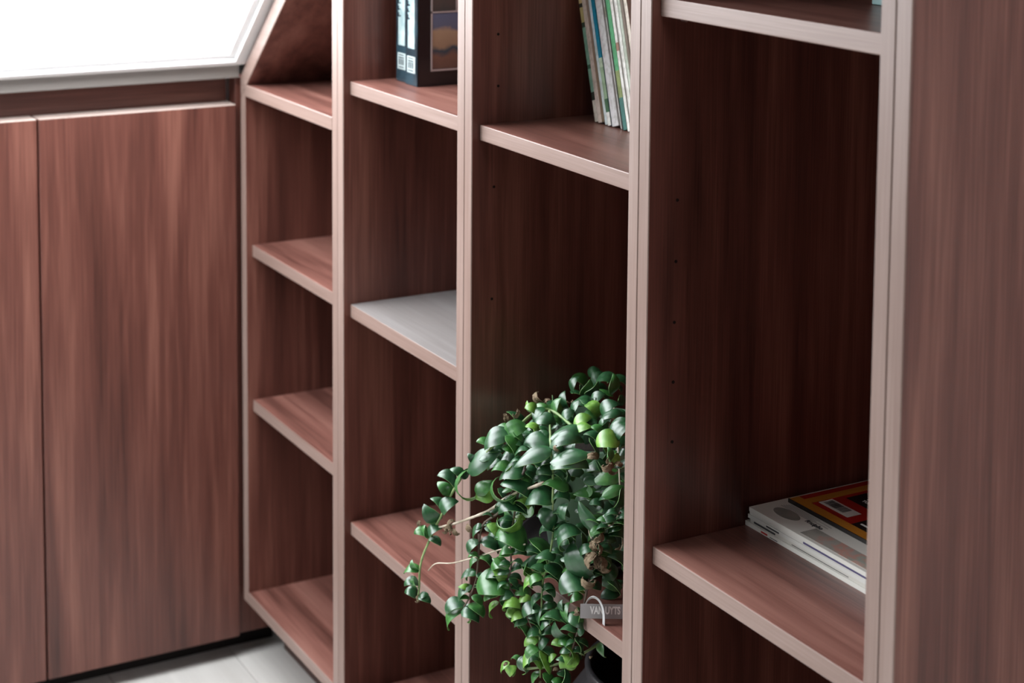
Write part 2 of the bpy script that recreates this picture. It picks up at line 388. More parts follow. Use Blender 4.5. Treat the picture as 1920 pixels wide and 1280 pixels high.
for j, (xa, w) in enumerate(albx):
    lab = ['black photo book at the left of the pair, pale lettering on its spine', 'black photo book on the right of the pair, framed pictures on its cover'][j]
    r = flatbook('photo_book', w, .26, .30, BLK, PAGE, lab, 'book', 'pair of black photo books', ct=.002, sp=NAVY)
    obj('spine_lettering', box(.008, w - .006, -.0028, -.0024, .048, .28), PALE, r)
    # small dark letter strokes down the lettering band
    lb = bmesh.new(); zz = .085
    while zz < .27:
        hgt = random.uniform(.004, .008)
        box(.0085, .0085 + random.uniform(.004, .007), -.0031, -.0028, zz, zz + hgt * .35, bm=lb); box(.0085, .0102, -.0031, -.0028, zz, zz + hgt, bm=lb)
        zz += hgt + .003
    obj('letter_marks', lb, NAVY, r)
    pb = obj('publisher_mark', box(.006, w - .004, -.0030, -.0024, .0165, .038, .0004), mat('mark_white', (.38, .45, .45), .4), r)
    mb = bmesh.new()
    for q in range(3): box(.011 + q * .0055, .0135 + q * .0055, -.0034, -.0030, .0225, .0305, bm=mb)
    box(.010, w - .0085, -.0034, -.0030, .0315, .0328, bm=mb); box(.010, w - .0085, -.0034, -.0030, .0350, .0360, bm=mb); box(.010, w - .0085, -.0034, -.0030, .0190, .0202, bm=mb)
    obj('mark_strokes', mb, NAVY, r)
    mkloc = (xa, .069 - j * .003, .9458)
    if j == 1:
        X = w
        lnb = bmesh.new()
        y0 = .0175
        box(X + .0002, X + .0006, y0, y0 + .0022, .021, .29, bm=lnb)
        box(X + .0002, X + .0006, y0, .23, .019, .0215, bm=lnb)
        box(X + .0002, X + .0006, y0, .23, .094, .0962, bm=lnb)
        box(X + .0002, X + .0006, .0535, .0552, .0962, .29, bm=lnb)
        obj('picture_frame_lines', lnb, GREYL, r)
        obj('cover_picture', box(X + .0001, X + .0003, y0 + .0025, .228, .0222, .0935), LAND, r)
        obj('cover_picture', box(X + .0001, X + .0003, y0 + .0025, .0532, .0968, .16), TOWN, r)
        obj('cover_picture', box(X + .0001, X + .0003, .0556, .228, .0968, .16), BLUEP, r)
    r.location = mkloc

# pale teal book, upper shelf of the fourth unit
r = flatbook('teal_book', .03, .15, .22, mat('teal_cover', (.20, .34, .34), .4), PAGE, 'pale teal book standing on the top shelf behind the right post', 'book', None, ct=.0015)
r.location = (1.5705, .15, 1.1218)

# magazine pile, fourth unit
def lying(name, x, y, z, w, d, h, rz, cov, edge, label, group='magazine pile on the fourth unit shelf'):
    r = empty(name, (x, y, z), label, 'magazine', group); r.rotation_euler = (0, 0, rz)
    b = bmesh.new(); box(0, w, 0, d, 0, .0004, bm=b); box(0, w, 0, d, h - .0004, h, bm=b); box(0, w, -.0003, .0001, .0, h, bm=b)
    bmesh.ops.translate(b, verts=b.verts, vec=(x, y, z)); obj('cover', b, cov, r)
    b = box(.0006, w - .001, .0003, d - .001, .0005, h - .0005); bmesh.ops.translate(b, verts=b.verts, vec=(x, y, z)); obj('pages', b, edge, r)
    return r
WC = [mat('magazine_white', (.60, .585, .54), .35), mat('magazine_cream', (.52, .50, .45), .35), mat('magazine_grey', (.56, .55, .52), .35)]
zz = .5856; pile = [(1.4330, .1215, .0046, 'bottom white magazine of the flat pile'), (1.4395, .1230, .0038, 'second magazine from the bottom of the flat pile, dark print on its spine'),
       (1.4365, .1220, .0040, 'third magazine from the bottom of the flat pile, plain white spine'), (1.4385, .1225, .0038, 'fourth magazine from the bottom of the flat pile, dark blue print at its right'),
       ]
INK = mat('ink_dark', (.03, .03, .035), .5); PUR = mat('ink_purple', (.05, .04, .12), .5); REDI = mat('ink_red', (.4, .02, .015), .4); PINK = mat('ink_pink', (.55, .25, .24), .4)
def deco(parent, name, x0, x1, y0, y1, z0, z1, m_):
    L = parent.location
    return obj(name, box(L.x + x0, L.x + x1, L.y + y0, L.y + y1, L.z + z0, L.z + z1), m_, parent)
for j, (x, y, h, lab) in enumerate(pile):
    g = lying('magazine', x, y, zz, .262, .205, h, 0, WC[j % 3], WC[(j + 1) % 3], lab)
    if j == 0:
        deco(g, 'spine_print', .026, .036, -.0006, -.0003, .0012, .0030, REDI); deco(g, 'spine_print', .040, .052, -.0006, -.0003, .0012, .0018, INK)
    if j == 1:
        deco(g, 'spine_print', .006, .040, -.0006, -.0003, .0008, .0026, INK); deco(g, 'spine_print', .066, .15, -.0006, -.0003, .0008, .0014, INK)
    if j == 2: deco(g, 'spine_print', .03, .05, -.0006, -.0003, .0010, .0024, INK)
    if j == 3:
        deco(g, 'spine_print', .085, .25, -.0006, -.0003, .0010, .0028, PUR)
    zz += h + .0001
# white magazine with pictures
PIC = photo_mat('grey_picture', [(0, (.22, .22, .20)), (.35, (.30, .28, .25)), (.5, (.42, .22, .18)), (.65, (.25, .30, .26)), (.8, (.5, .3, .25)), (1, (.3, .34, .3))], 55, 'X', 0, .25, 1.2)
g = lying('magazine', 1.4395, .1210, zz, .262, .205, .0042, 0, WC[0], mat('pink_edge', (.62, .36, .34), .4), 'white magazine with pink edge and small pictures lying under the red one')
h = .0042
deco(g, 'cover_picture', .075, .255, .004, .024, h, h + .0002, PIC)
ob = bmesh.new(); bmesh.ops.create_cone(ob, cap_ends=True, segments=28, radius1=.5, radius2=.5, depth=.0003, matrix=Matrix.Translation((1.4395 + .033, .1210 + .021, zz + h + .0002)) @ Matrix.Diagonal((.036, .018, 1, 1)))
obj('cover_picture', ob, PIC, g)
for q in range(5): deco(g, 'text_line', .012 + .001 * q, .062 + .02 * (q % 2), .030 + .0022 * q, .0308 + .0022 * q, h, h + .0002, mat('ink_grey', (.25, .25, .24), .5))
# cover words
def words(txt, size, mtx, m_, parent, name='lettering', ext=.0002):
    c = bpy.data.curves.new('t', 'FONT'); c.body = txt; c.size = size; c.extrude = ext; c.offset = size * .035
    t = bpy.data.objects.new('t', c); COL.objects.link(t)
    dg = bpy.context.evaluated_depsgraph_get(); me = bpy.data.meshes.new_from_object(t.evaluated_get(dg))
    bpy.data.objects.remove(t); me.transform(mtx)
    me.name = name; me.materials.clear(); me.materials.append(m_)
    o = bpy.data.objects.new(name, me); COL.objects.link(o)
    if parent: o.parent = parent; me.transform(Matrix.Translation(-parent_world(parent)))
    return o
words('Recipho', .0075, Matrix.Translation((1.4395 + .055, .1210 + .0255, zz + h + .0001)), INK, g)
deco(g, 'teal_spot', .205, .262, .0, .010, h, h + .0003, mat('spot_teal', (.12, .38, .33), .4))
zz += h + .0002
# red magazine on top
RED = mat('cover_red', (.32, .012, .008), .25); ORA = mat('cover_orange', (.42, .17, .02), .3); BK = mat('cover_black', (.012, .010, .010), .25); PAPW = mat('print_white', (.62, .60, .56), .4)
g = lying('magazine', 1.4490, .1630, zz, .255, .17, .0036, 0, RED, WC[2], 'glossy red and black magazine with orange border on top of the pile')
h = .0036
deco(g, 'spine', -.0004, .2552, -.0008, .0004, .0, h + .00025, BK)
deco(g, 'orange_border', .0, .255, .0006, .0125, h, h + .0002, ORA); deco(g, 'orange_border', .009, .020, .0125, .17, h, h + .0002, ORA)
deco(g, 'black_band', .026, .255, .052, .088, h, h + .0002, BK); deco(g, 'black_patch', .080, .255, .0126, .034, h, h + .0002, BK)
for q, yy in enumerate((.060, .067, .074)):
    words(['TOP 50 OF THE BEST', 'READ ALL ABOUT IT', 'NEW IDEAS TO MAKE'][q], .0058, Matrix.Translation((1.4490 + .04, .1630 + yy, zz + h + .0002)), PAPW, g)
bc = empty('t', (0, 0, 0)); bpy.data.objects.remove(bc)
bcd = deco(g, 'barcode', .022, .066, .020, .0375, h + .0002, h + .0004, PAPW)
b = bmesh.new(); xx = .025
while xx < .055:
    w = random.choice((.0005, .0009, .0014)); box(xx, xx + w, .0235, .035, h + .0004, h + .0006, bm=b); xx += w + random.choice((.0006, .001))
bmesh.ops.translate(b, verts=b.verts, vec=g.location); obj('barcode_bars', b, INK, g)
deco(g, 'white_star', .085, .12, .020, .0225, h + .0002, h + .0004, PAPW)

# ------------------------------------------------------------------ plant pot, saucer, bowl below
PC = Vector((1.178, .104, .4672))
Pt = tag(obj('plant_pot', lathe([(.048, .006), (.052, .006), (.072, .118), (.078, .120), (.078, .140), (.074, .141), (.071, .120), (.068, .112), (.001, .110)], 48, PC), noisy('sage_ceramic', [(.3, (.17, .30, .20)), (.7, (.22, .37, .26))], (1, 1, 1), 12, 2, .4), smooth=True), 'sage green plant pot mostly hidden behind the trailing leaves', 'pot')
tag(obj('saucer', lathe([(.066, 0), (.076, .003), (.086, .016), (.0885, .0165), (.0875, .012), (.073, .0045), (.001, .0045)], 48, PC + Vector((0, 0, .0006))), mat('dark_saucer', (.03, .026, .028), .35), smooth=True), 'dark shallow saucer under the sage green pot', 'saucer')
soil = None
BC = Vector((1.250, .165, .1115))
tag(obj('dark_bowl', lathe([(.06, 0), (.085, .01), (.125, .07), (.135, .13), (.122, .19), (.098, .225), (.1, .238), (.094, .24), (.09, .228), (.112, .19), (.12, .13), (.05, .02), (.001, .018)], 56, BC), mat('dark_glaze', (.03, .03, .032), .25), smooth=True), 'dark round glazed bowl in the compartment below the plant', 'bowl')

# ------------------------------------------------------------------ the plant
PO = PC + Vector((0, 0, .12))
PL = empty('trailing_plant', PO, 'trailing plant with dark green curled leaves hanging over the shelf edge', 'plant')
def leafmat(name, a, b_, c, rough=.3):
    M = noisy(name, [(.3, a), (.55, b_), (.75, c)], (1, 1, 1), 3.2, 3, rough, .6)
    b = M.node_tree.nodes['Principled BSDF']
    b.inputs['Subsurface Weight'].default_value = 0.0
    return M
TOPD = leafmat('leaf_top_dark', (.008, .040, .014), (.014, .068, .022), (.030, .105, .034), .36)
TOPM_ = leafmat('leaf_top_green', (.018, .085, .018), (.032, .13, .025), (.06, .18, .036), .37)
TOPL = leafmat('leaf_top_young', (.06, .17, .02), (.11, .25, .03), (.20, .34, .07), .42)
UND = leafmat('leaf_underside', (.055, .15, .025), (.10, .23, .035), (.15, .30, .05), .5)
UNDD = leafmat('leaf_underside_dark', (.03, .09, .03), (.05, .13, .04), (.08, .19, .05), .5)
RIM = mat('leaf_rim', (.20, .38, .12), .45)
DRY = noisy('dry_leaf', [(.35, (.05, .028, .018)), (.55, (.22, .16, .10)), (.75, (.5, .44, .30))], (1, 1, 1), 90, 3, .8, .2)
def leaf_mesh(theta, wr, cup, tw, nl=12, nw=8, jit=0.0, th=.02, tipsharp=1.0):
    P = []; T_ = []; p = Vector((0, 0)); 
    for i in range(nl + 1):
        s = i / nl; a = -theta * (s ** 1.15) + theta * .5
        T_.append(Vector((math.cos(a), math.sin(a)))); P.append(p.copy()); p = p + T_[-1] / nl
    ch = (P[-1] - P[0]); L = ch.length; rot = Matrix.Rotation(-math.atan2(ch.y, ch.x), 2)
    P = [(rot @ q) / L for q in P]; T_ = [rot @ t for t in T_]
    b = bmesh.new(); top = []; bot = []
    for i in range(nl + 1):
        s = i / nl
        w = wr / L ** .45 * .5 * (max(0, math.sin(math.pi * min(1, s ** .82))) ** .62) * (1 - .35 * s ** 3) + .004
        if i == nl: w = .003
        rt, rb = [], []
        twi = tw * (s - .3)
        for k in range(nw + 1):
            t = -1 + 2 * k / nw
            off = -cup * w * (.75 * abs(t) ** 1.2 - .1 * abs(t) ** 3) - (.10 * w if k * 2 == nw else 0) + .05 * w * math.sin(s * 9 + 2 * t) * abs(t)
            yy = w * t * (1 - .22 * cup * abs(t)); zz_ = off
            yy, zz_ = yy * math.cos(twi) - zz_ * math.sin(twi), yy * math.sin(twi) + zz_ * math.cos(twi)
            n = Vector((-T_[i].y, T_[i].x))
            c = Vector((P[i].x + n.x * zz_, yy, P[i].y + n.y * zz_))
            hh = th * (1 - .35 * t * t) * (1 if 0 < i < nl else .4)
            nn = Vector((n.x, 0, n.y))
            rt.append(b.verts.new(c + nn * hh * .5)); rb.append(b.verts.new(c - nn * hh * .5))
        top.append(rt); bot.append(rb)
    for i in range(nl):
        for k in range(nw):
            b.faces.new((top[i][k], top[i + 1][k], top[i + 1][k + 1], top[i][k + 1])).material_index = 0
            b.faces.new((bot[i][k], bot[i][k + 1], bot[i + 1][k + 1], bot[i + 1][k])).material_index = 1
        b.faces.new((top[i][0], bot[i][0], bot[i + 1][0], top[i + 1][0])).material_index = 2
        b.faces.new((top[i][nw], top[i + 1][nw], bot[i + 1][nw], bot[i][nw])).material_index = 2
    for e, g_ in ((0, 0), (nl, 0)):
        for k in range(nw):
            q = (top[e][k], top[e][k + 1], bot[e][k + 1], bot[e][k])
            b.faces.new(q if e == 0 else q[::-1]).material_index = 2
    bmesh.ops.recalc_face_normals(b, faces=b.faces)
    if jit:
        rj = random.Random(int(theta * 100))
        for v in b.verts: v.co += Vector((rj.uniform(-1, 1), rj.uniform(-1, 1), rj.uniform(-1, 1))) * jit
    bmesh.ops.split_edges(b, edges=[e for e in b.edges if len(e.link_faces) == 2 and e.link_faces[0].material_index != e.link_faces[1].material_index])
    return b
SH = [(1.15, .46, .45, .3), (2.3, .50, .25, .5), (3.0, .52, .15, -.5), (3.7, .48, .1, .4), (1.8, .58, .45, -.8), (2.6, .42, -.1, .9), (4.2, .5, .05, .3)]
SKIN = {'d': (TOPD, UNDD), 'm': (TOPM_, UND), 'l': (TOPL, UND), 'y': (TOPL, TOPL), 'w': (DRY, DRY)}
LM = {}
def lmesh(si, sk):
    if (si, sk) not in LM:
        th, wr, cu, tw = SH[si]
        b = leaf_mesh(th, wr, cu, tw, th=.024 if sk != 'w' else .012, jit=0 if sk != 'w' else .075)
        me = bpy.data.meshes.new('leaf'); b.to_mesh(me); b.free()
        for q in (*SKIN[sk], RIM if sk != 'w' else DRY): me.materials.append(q)
        for p in me.polygons: p.use_smooth = True
        LM[(si, sk)] = me
    return LM[(si, sk)]
TOCAM = -R2
NLEAF = [0]; BATCH = [False]; MASS = []
def leaf(A, B, nrm, si, sk, name='leaf', wid=1.0):
    A = Vector(A); B = Vector(B); X = B - A; c = X.length
    if c < 1e-4: return
    X.normalize(); N = Vector(nrm); N = (N - X * N.dot(X)).normalized(); Y = N.cross(X)
    M = Matrix.Identity(4)
    for r_ in range(3): M[r_][0] = X[r_] * c; M[r_][1] = Y[r_] * c * wid; M[r_][2] = N[r_] * c; M[r_][3] = A[r_] - PO[r_]
    if BATCH[0]:
        MASS.append((lmesh(si, sk), M)); return
    o = bpy.data.objects.new(name, lmesh(si, sk)); COL.objects.link(o); o.parent = PL; o.matrix_basis = M
    NLEAF[0] += 1
    if name != 'leaf': o['label'] = 'shrivelled brown leaf'
    return o
UP = Vector((0, 0, 1))
def yk(u, v):                                         # how far out of the compartment the foliage hangs
    t = (u - 780) / (1168 - 780)
    y = -.075 + .105 * t
    if v < 850: y += (850 - v) * .0006 * max(0, min(1, (u - 900) / 150))
    return y
def K(bu, bv, tu, tv, si=1, sk='d', nu=.6, nr=0.0, dy=0.0, dt=0.0, w=1.0):
    """leaf whose stalk stands at (bu,bv) and tip at (tu,tv); normal = towards viewer + nu*up + nr*right"""
    y = yk((bu + tu) / 2, (bv + tv) / 2) + dy
    L_ = math.hypot(tu - bu, tv - bv) * .0005
    rr = random.uniform
    um, vm = (bu + tu) / 2, (bv + tv) / 2
    M_ = at(um, vm, y); z_ = (M_ - CAM).dot(R2)
    H_ = (R0 * (tu - bu) - R1 * (tv - bv)) * (z_ / FPX / 2 * 1.14) + TOCAM * (rr(-.35, .35) * L_ + dt) * .5
    A_, B_ = M_ - H_, M_ + H_
    up = (.75 + nu * .6 + rr(-.15, .25)) if nu >= 0 else nu - .4
    side = nr * 1.6 + rr(-.3, .3)
    if abs((B_ - A_).normalized().z) > .75: side += .8 * (1 if nr >= 0 else -1)
    return leaf(A_, B_, TOCAM * (.55 + rr(-.15, .2)) + UP * up + R0 * side, si, sk, wid=w)
def stem(pts, r=.0016, m_=None, ys=None, name='stem'):
    P = [at(u, v, yk(u, v) + (ys[i] if ys else 0)) for i, (u, v) in enumerate(pts)]
    S = spline(P, 5)
    o = obj(name, tube(S, r, 7, taper=.7), m_ or STEM, PL, smooth=True)
    return S
STEM = noisy('stem_green', [(.4, (.12, .20, .06)), (.6, (.22, .30, .12))], (1, 1, 1), 60, 2, .5)
STEMD = noisy('stem_brown', [(.4, (.06, .04, .03)), (.6, (.14, .10, .07))], (1, 1, 1), 60, 2, .6)
STEMP = noisy('stem_dry', [(.4, (.36, .30, .22)), (.6, (.55, .48, .38))], (1, 1, 1), 60, 2, .6)

stems = {
 'a': stem([(1075, 800), (1035, 770), (1005, 772), (975, 795), (950, 812), (925, 835), (895, 868), (868, 892), (850, 920), (832, 958), (815, 990), (802, 1020), (792, 1045), (787, 1070), (786, 1100), (783, 1126)], .0017),
 'b': stem([(985, 880), (940, 955), (905, 985), (897, 1040), (893, 1085), (880, 1120), (862, 1150)], .0014, STEMD),
 'c': stem([(1020, 905), (955, 930), (920, 955), (885, 970), (850, 982), (815, 990)], .0018, STEMP),
 'd': stem([(985, 1020), (938, 1030), (900, 1042), (850, 1055), (818, 1056), (803, 1069)], .0009, STEMP, name='dry_tendril'),
 'e': stem([(1000, 830), (980, 890), (965, 960), (958, 1020), (958, 1065), (952, 1090), (968, 1120), (985, 1150), (1000, 1183)], .0013, STEMD),
 'f': stem([(1030, 770), (1033, 840), (1037, 900), (1036, 960), (1037, 1000), (1028, 1055), (1018, 1090), (1015, 1140), (1012, 1200), (1013, 1270)], .0014, STEM),
 'g': stem([(1163, 960), (1150, 980), (1128, 1000), (1112, 1050), (1104, 1090), (1098, 1120), (1090, 1160), (1078, 1200), (1062, 1250)], .0014, STEMD),
 'h': stem([(1190, 1180), (1166, 1187), (1130, 1203), (1098, 1222), (1060, 1240), (1020, 1250), (978, 1254)], .0017, STEM, ys=[.05, .035, .02, .01, .005, 0, 0]),
 'i': stem([(1150, 760), (1158, 830), (1162, 900), (1165, 960)], .0011, STEMP, ys=[.02, .02, .01, .01]),
}
# leaves read one by one from the photograph ---------------------------------
KL = [
 # long left stem
 (955, 812, 912, 842, 1, 'd', .3, 0), (950, 812, 985, 800, 2, 'm', .2, .3), (948, 818, 965, 858, 1, 'm', .6, 0), (925, 838, 895, 828, 4, 'm', 1, -.4),
 (900, 862, 930, 852, 0, 'd', .9, 0), (893, 865, 878, 850, 1, 'd', .8, -.6), (880, 885, 937, 845, 0, 'd', .2, .2), (877, 884, 900, 915, 6, 'm', -.6, -.5),
 (868, 892, 845, 880, 1, 'd', .9, -.3), (866, 895, 880, 880, 1, 'd', .5, .4), (850, 915, 822, 892, 2, 'd', .5, -.3), (845, 925, 822, 905, 1, 'm', .1, -.2),
 (832, 955, 808, 935, 1, 'd', .6, -.3), (830, 960, 858, 940, 2, 'd', .4, .5), (823, 975, 797, 945, 1, 'd', .1, -.2), (820, 975, 800, 980, 4, 'm', .0, -.3),
 (803, 1005, 778, 1000, 2, 'm', .4, -.3), (803, 1008, 798, 985, 1, 'm', .3, -.5), (805, 1010, 825, 1022, 1, 'd', .2, .5), (806, 1005, 828, 990, 2, 'd', .3, .4),
 (787, 1068, 760, 1076, 5, 'm', .6, -.4), (786, 1066, 774, 1050, 5, 'm', .1, -.5), (786, 1098, 760, 1098, 2, 'd', .7, -.3), (785, 1100, 776, 1082, 5, 'm', .4, -.6),
 (783, 1118, 760, 1112, 2, 'd', .4, -.3), (785, 1120, 806, 1130, 1, 'd', .3, .4), (786, 1122, 803, 1115, 1, 'd', .6, .3),
 # second left column (a little out of focus)
 (905, 985, 890, 1010, 1, 'd', .5, -.3), (910, 990, 935, 1005, 1, 'd', .7, .3), (900, 1015, 885, 1040, 2, 'd', .4, -.4), (905, 1018, 932, 1035, 1, 'd', .5, .4),
 (898, 1045, 884, 1065, 1, 'm', .5, -.4), (900, 1045, 918, 1062, 2, 'm', .3, .4), (893, 1075, 866, 1085, 1, 'd', .8, -.3), (893, 1078, 905, 1100, 2, 'd', .5, .4),
 (880, 1108, 860, 1100, 5, 'l', .3, -.4), (884, 1100, 862, 1125, 1, 'd', .8, -.4), (885, 1118, 902, 1135, 1, 'm', .6, .4), (872, 1135, 840, 1150, 2, 'd', .8, -.3),
 (868, 1142, 845, 1178, 5, 'm', .4, -.3), (872, 1140, 875, 1165, 2, 'm', .7, .2), (880, 1135, 905, 1155, 1, 'm', .3, .4), (866, 1148, 895, 1165, 2, 'd', .2, .1), (890, 1095, 900, 1070, 1, 'd', .6, .5),
 # centre columns
 (985, 885, 940, 900, 1, 'd', .5, 0, 0, 0, 1.15), (985, 885, 998, 900, 1, 'd', .6, .5), (972, 915, 940, 895, 6, 'm', -.4, -.5), (1000, 925, 942, 908, 1, 'd', .4, 0, 0, 0, 1.2),
 (985, 965, 938, 962, 2, 'd', .5, -.1), (968, 945, 985, 960, 1, 'd', .4, .5), (975, 960, 936, 970, 3, 'l', -.5, -.2), (965, 1000, 932, 985, 2, 'd', .6, -.3),
 (945, 1005, 915, 985, 1, 'l', .7, -.2), (940, 1000, 960, 985, 1, 'd', .6, .3), (985, 1025, 932, 1012, 2, 'm', .5, -.1, 0, 0, 1.1), (990, 1012, 978, 1060, 6, 'm', .1, .8),
 (965, 1030, 938, 1042, 1, 'm', .6, 0), (955, 1060, 925, 1070, 2, 'm', .3, -.2), (952, 1075, 912, 1085, 1, 'd', .8, -.3), (950, 1090, 925, 1065, 1, 'l', .2, -.4), (955, 1085, 968, 1100, 1, 'd', .3, .3),
 (955, 1100, 900, 1112, 2, 'm', .5, -.1, 0, 0, 1.15), (945, 1100, 910, 1125, 1, 'm', .2, 0), (935, 1130, 925, 1157, 5, 'l', .4, -.3), (950, 1118, 962, 1135, 1, 'd', .5, .5), (938, 1128, 950, 1150, 1, 'm', .3, .3),
 (948, 1150, 965, 1172, 1, 'm', .5, .2), (950, 1150, 978, 1160, 2, 'l', .6, .3), (975, 1172, 988, 1195, 1, 'm', .4, .3), (970, 1172, 982, 1180, 4, 'm', .7, 0),
 # big leaves on the front stem
 (1032, 844, 968, 874, 0, 'd', .25, -.1, -.005, 0, .9), (1033, 828, 985, 835, 4, 'd', .9, -.3), (1034, 822, 1100, 806, 0, 'd', 1.0, 0, 0, 0, .75), (1034, 838, 1092, 830, 1, 'd', .5, 0, 0, 0, .7),
 (1036, 868, 1105, 855, 0, 'd', .9, .1), (1036, 876, 1100, 876, 1, 'd', .6, 0, 0, 0, .9), (1036, 880, 990, 865, 1, 'd', .6, -.3, .01), (1040, 895, 1000, 905, 1, 'd', .5, 0, .01),
 (1040, 935, 988, 945, 1, 'd', .7, -.1, 0, 0, 1.25), (1040, 915, 1012, 905, 1, 'd', .4, -.3, .01), (1038, 972, 1008, 968, 1, 'd', .4, -.2), (1038, 985, 1012, 960, 2, 'd', .2, -.4),
 (1040, 1000, 1015, 1005, 3, 'd', .3, -.3), (1040, 1005, 1062, 1000, 2, 'd', .3, .3), (1030, 1035, 985, 1030, 1, 'd', .3, 0, .006, 0, 1.1), (1025, 1065, 980, 1062, 1, 'd', .3, 0, .006, 0, 1.1),
 (1022, 1062, 1050, 1088, 1, 'd', .2, .2), (1018, 1090, 995, 1100, 1, 'd', .4, -.2), (1015, 1085, 985, 1108, 5, 'l', .2, -.3), (1018, 1108, 1040, 1105, 2, 'd', .3, .5), (1018, 1120, 1036, 1130, 1, 'd', .5, .3),
 (1015, 1115, 1000, 1140, 1, 'd', .5, -.3), (1013, 1140, 985, 1158, 2, 'd', .7, -.3), (1018, 1175, 1018, 1142, 1, 'd', .1, -.3), (1015, 1178, 1047, 1155, 1, 'd', .5, .3),
 (1012, 1180, 990, 1190, 1, 'd', .7, 0), (1010, 1195, 985, 1212, 4, 'l', .2, 0), (1015, 1190, 1005, 1172, 1, 'm', .4, 0), (1012, 1215, 1030, 1200, 1, 'd', .5, .2), (1012, 1225, 990, 1235, 4, 'm', .4, -.2),
 # right columns
 (1128, 1000, 1088, 945, 0, 'd', .4, -.5, 0, 0, .8), (1105, 945, 1118, 960, 6, 'd', .3, .6), (1130, 998, 1100, 975, 5, 'm', .3, 0), (1088, 998, 1062, 1030, 3, 'd', .7, -.5, 0, 0, 1.1), (1090, 1000, 1080, 1035, 1, 'm', .2, .4, .008),
 (1108, 1078, 1078, 1020, 1, 'd', .3, -.5, 0, 0, 1.0), (1105, 1075, 1102, 1035, 5, 'd', .2, .4), (1075, 1060, 1052, 1048, 0, 'd', .6, -.2, .006), (1078, 1085, 1048, 1082, 0, 'd', .6, -.2, .006),
 (1100, 1095, 1055, 1112, 2, 'd', .7, -.2, -.004, 0, 1.2), (1098, 1108, 1060, 1100, 1, 'l', .0, -.2, 0, 0, 1.1), (1092, 1118, 1070, 1128, 1, 'm', .4, 0), (1065, 1165, 1068, 1132, 1, 'm', .2, -.4), (1060, 1150, 1055, 1125, 1, 'd', .3, -.3),
 (1088, 1172, 1082, 1140, 1, 'm', .4, .2), (1060, 1190, 1042, 1165, 2, 'd', .3, -.5), (1072, 1210, 1048, 1208, 2, 'm', .9, 0, 0, 0, 1.3), (1065, 1188, 1075, 1200, 1, 'm', .7, .3), (1060, 1205, 1035, 1208, 4, 'l', .2, -.2),
 (1085, 1190, 1098, 1178, 1, 'd', .4, .3), (1078, 1195, 1085, 1225, 1, 'd', .3, .3), (1160, 935, 1125, 938, 1, 'd', .4, -.2, .004), (1165, 915, 1150, 950, 1, 'd', .3, .2, .004), (1130, 930, 1078, 925, 0, 'm', .3, 0, .012, 0, 1.1),
 (1125, 910, 1080, 940, 0, 'd', .3, 0, .018), (1164, 890, 1112, 905, 0, 'm', .2, -.1, .008), (1140, 880, 1098, 885, 1, 'd', .4, -.1, .015), (1160, 830, 1122, 838, 2, 'l', .5, 0, .005, 0, 1.2),
 (1130, 835, 1135, 848, 1, 'l', .2, 0, .004), (1158, 850, 1142, 868, 5, 'l', 0, .3, .008), (1165, 975, 1140, 990, 1, 'd', .3, .2, .006), (1166, 985, 1142, 1000, 1, 'd', .7, 0, .004), (1140, 1000, 1165, 1012, 3, 'd', .4, .3, .008),
 (1120, 1020, 1140, 1005, 1, 'd', .3, .3, .012), (1165, 1100, 1130, 1098, 4, 'm', .5, 0, .03), (1160, 1112, 1128, 1122, 4, 'd', .4, 0, .03), (1166, 1090, 1145, 1105, 0, 'd', .3, 0, .035),
 # bottom shoot
 (1160, 1190, 1130, 1185, 1, 'l', .5, 0, .012), (1135, 1202, 1160, 1205, 4, 'l', .1, .2, .012), (1128, 1205, 1136, 1230, 1, 'm', .3, -.2, .012, 0, 1.2), (1075, 1235, 1060, 1212, 1, 'l', .3, 0), (1082, 1230, 1052, 1250, 4, 'y', .3, 0, 0, 0, 1.2),
 (1078, 1232, 1062, 1252, 1, 'y', .1, .2), (1015, 1218, 1030, 1262, 0, 'y', .1, .2, 0, 0, 1.1), (1030, 1240, 1044, 1228, 1, 'l', .3, .2), (1020, 1250, 996, 1232, 1, 'l', .3, -.2), (985, 1256, 982, 1232, 5, 'd', .1, -.5), (985, 1252, 1012, 1240, 3, 'l', .5, 0),
 (972, 1245, 960, 1238, 6, 'm', .4, 0), (968, 1240, 978, 1262, 3, 'm', .4, .4), (955, 1242, 942, 1262, 1, 'l', .3, -.4), (952, 1262, 968, 1248, 2, 'l', .3, .3), (948, 1250, 960, 1268, 5, 'y', .1, .1),
 (1018, 1262, 1030, 1290, 1, 'm', .2, 0), (1050, 1290, 1058, 1256, 1, 'd', .5, 0), (1045, 1262, 1068, 1275, 1, 'd', .8, .1, .004), (1035, 1275, 1055, 1290, 1, 'm', .5, 0), (1012, 1260, 1002, 1285, 1, 'm', .2, -.2),
 # crown
 (1005, 775, 985, 765, 2, 'l', .2, 0, 0, 0, 1.2), (1010, 772, 990, 752, 1, 'l', -.2, 0), (1005, 790, 1040, 795, 1, 'd', 1.0, -.1, 0, 0, 1.2), (1020, 775, 1010, 790, 1, 'd', .9, -.3), (1052, 790, 1052, 748, 1, 'm', .2, -.5), (1050, 785, 1046, 752, 0, 'l', .0, .2, .004),
 (1055, 790, 1078, 772, 1, 'd', .6, .2), (1065, 765, 1060, 735, 1, 'd', .5, -.3), (1088, 750, 1105, 785, 2, 'd', .5, .5), (1085, 752, 1082, 785, 1, 'd', .2, -.3), (1100, 760, 1118, 780, 3, 'l', -.1, .4), (1078, 800, 1108, 785, 1, 'l', .6, 0, 0, 0, 1.1),
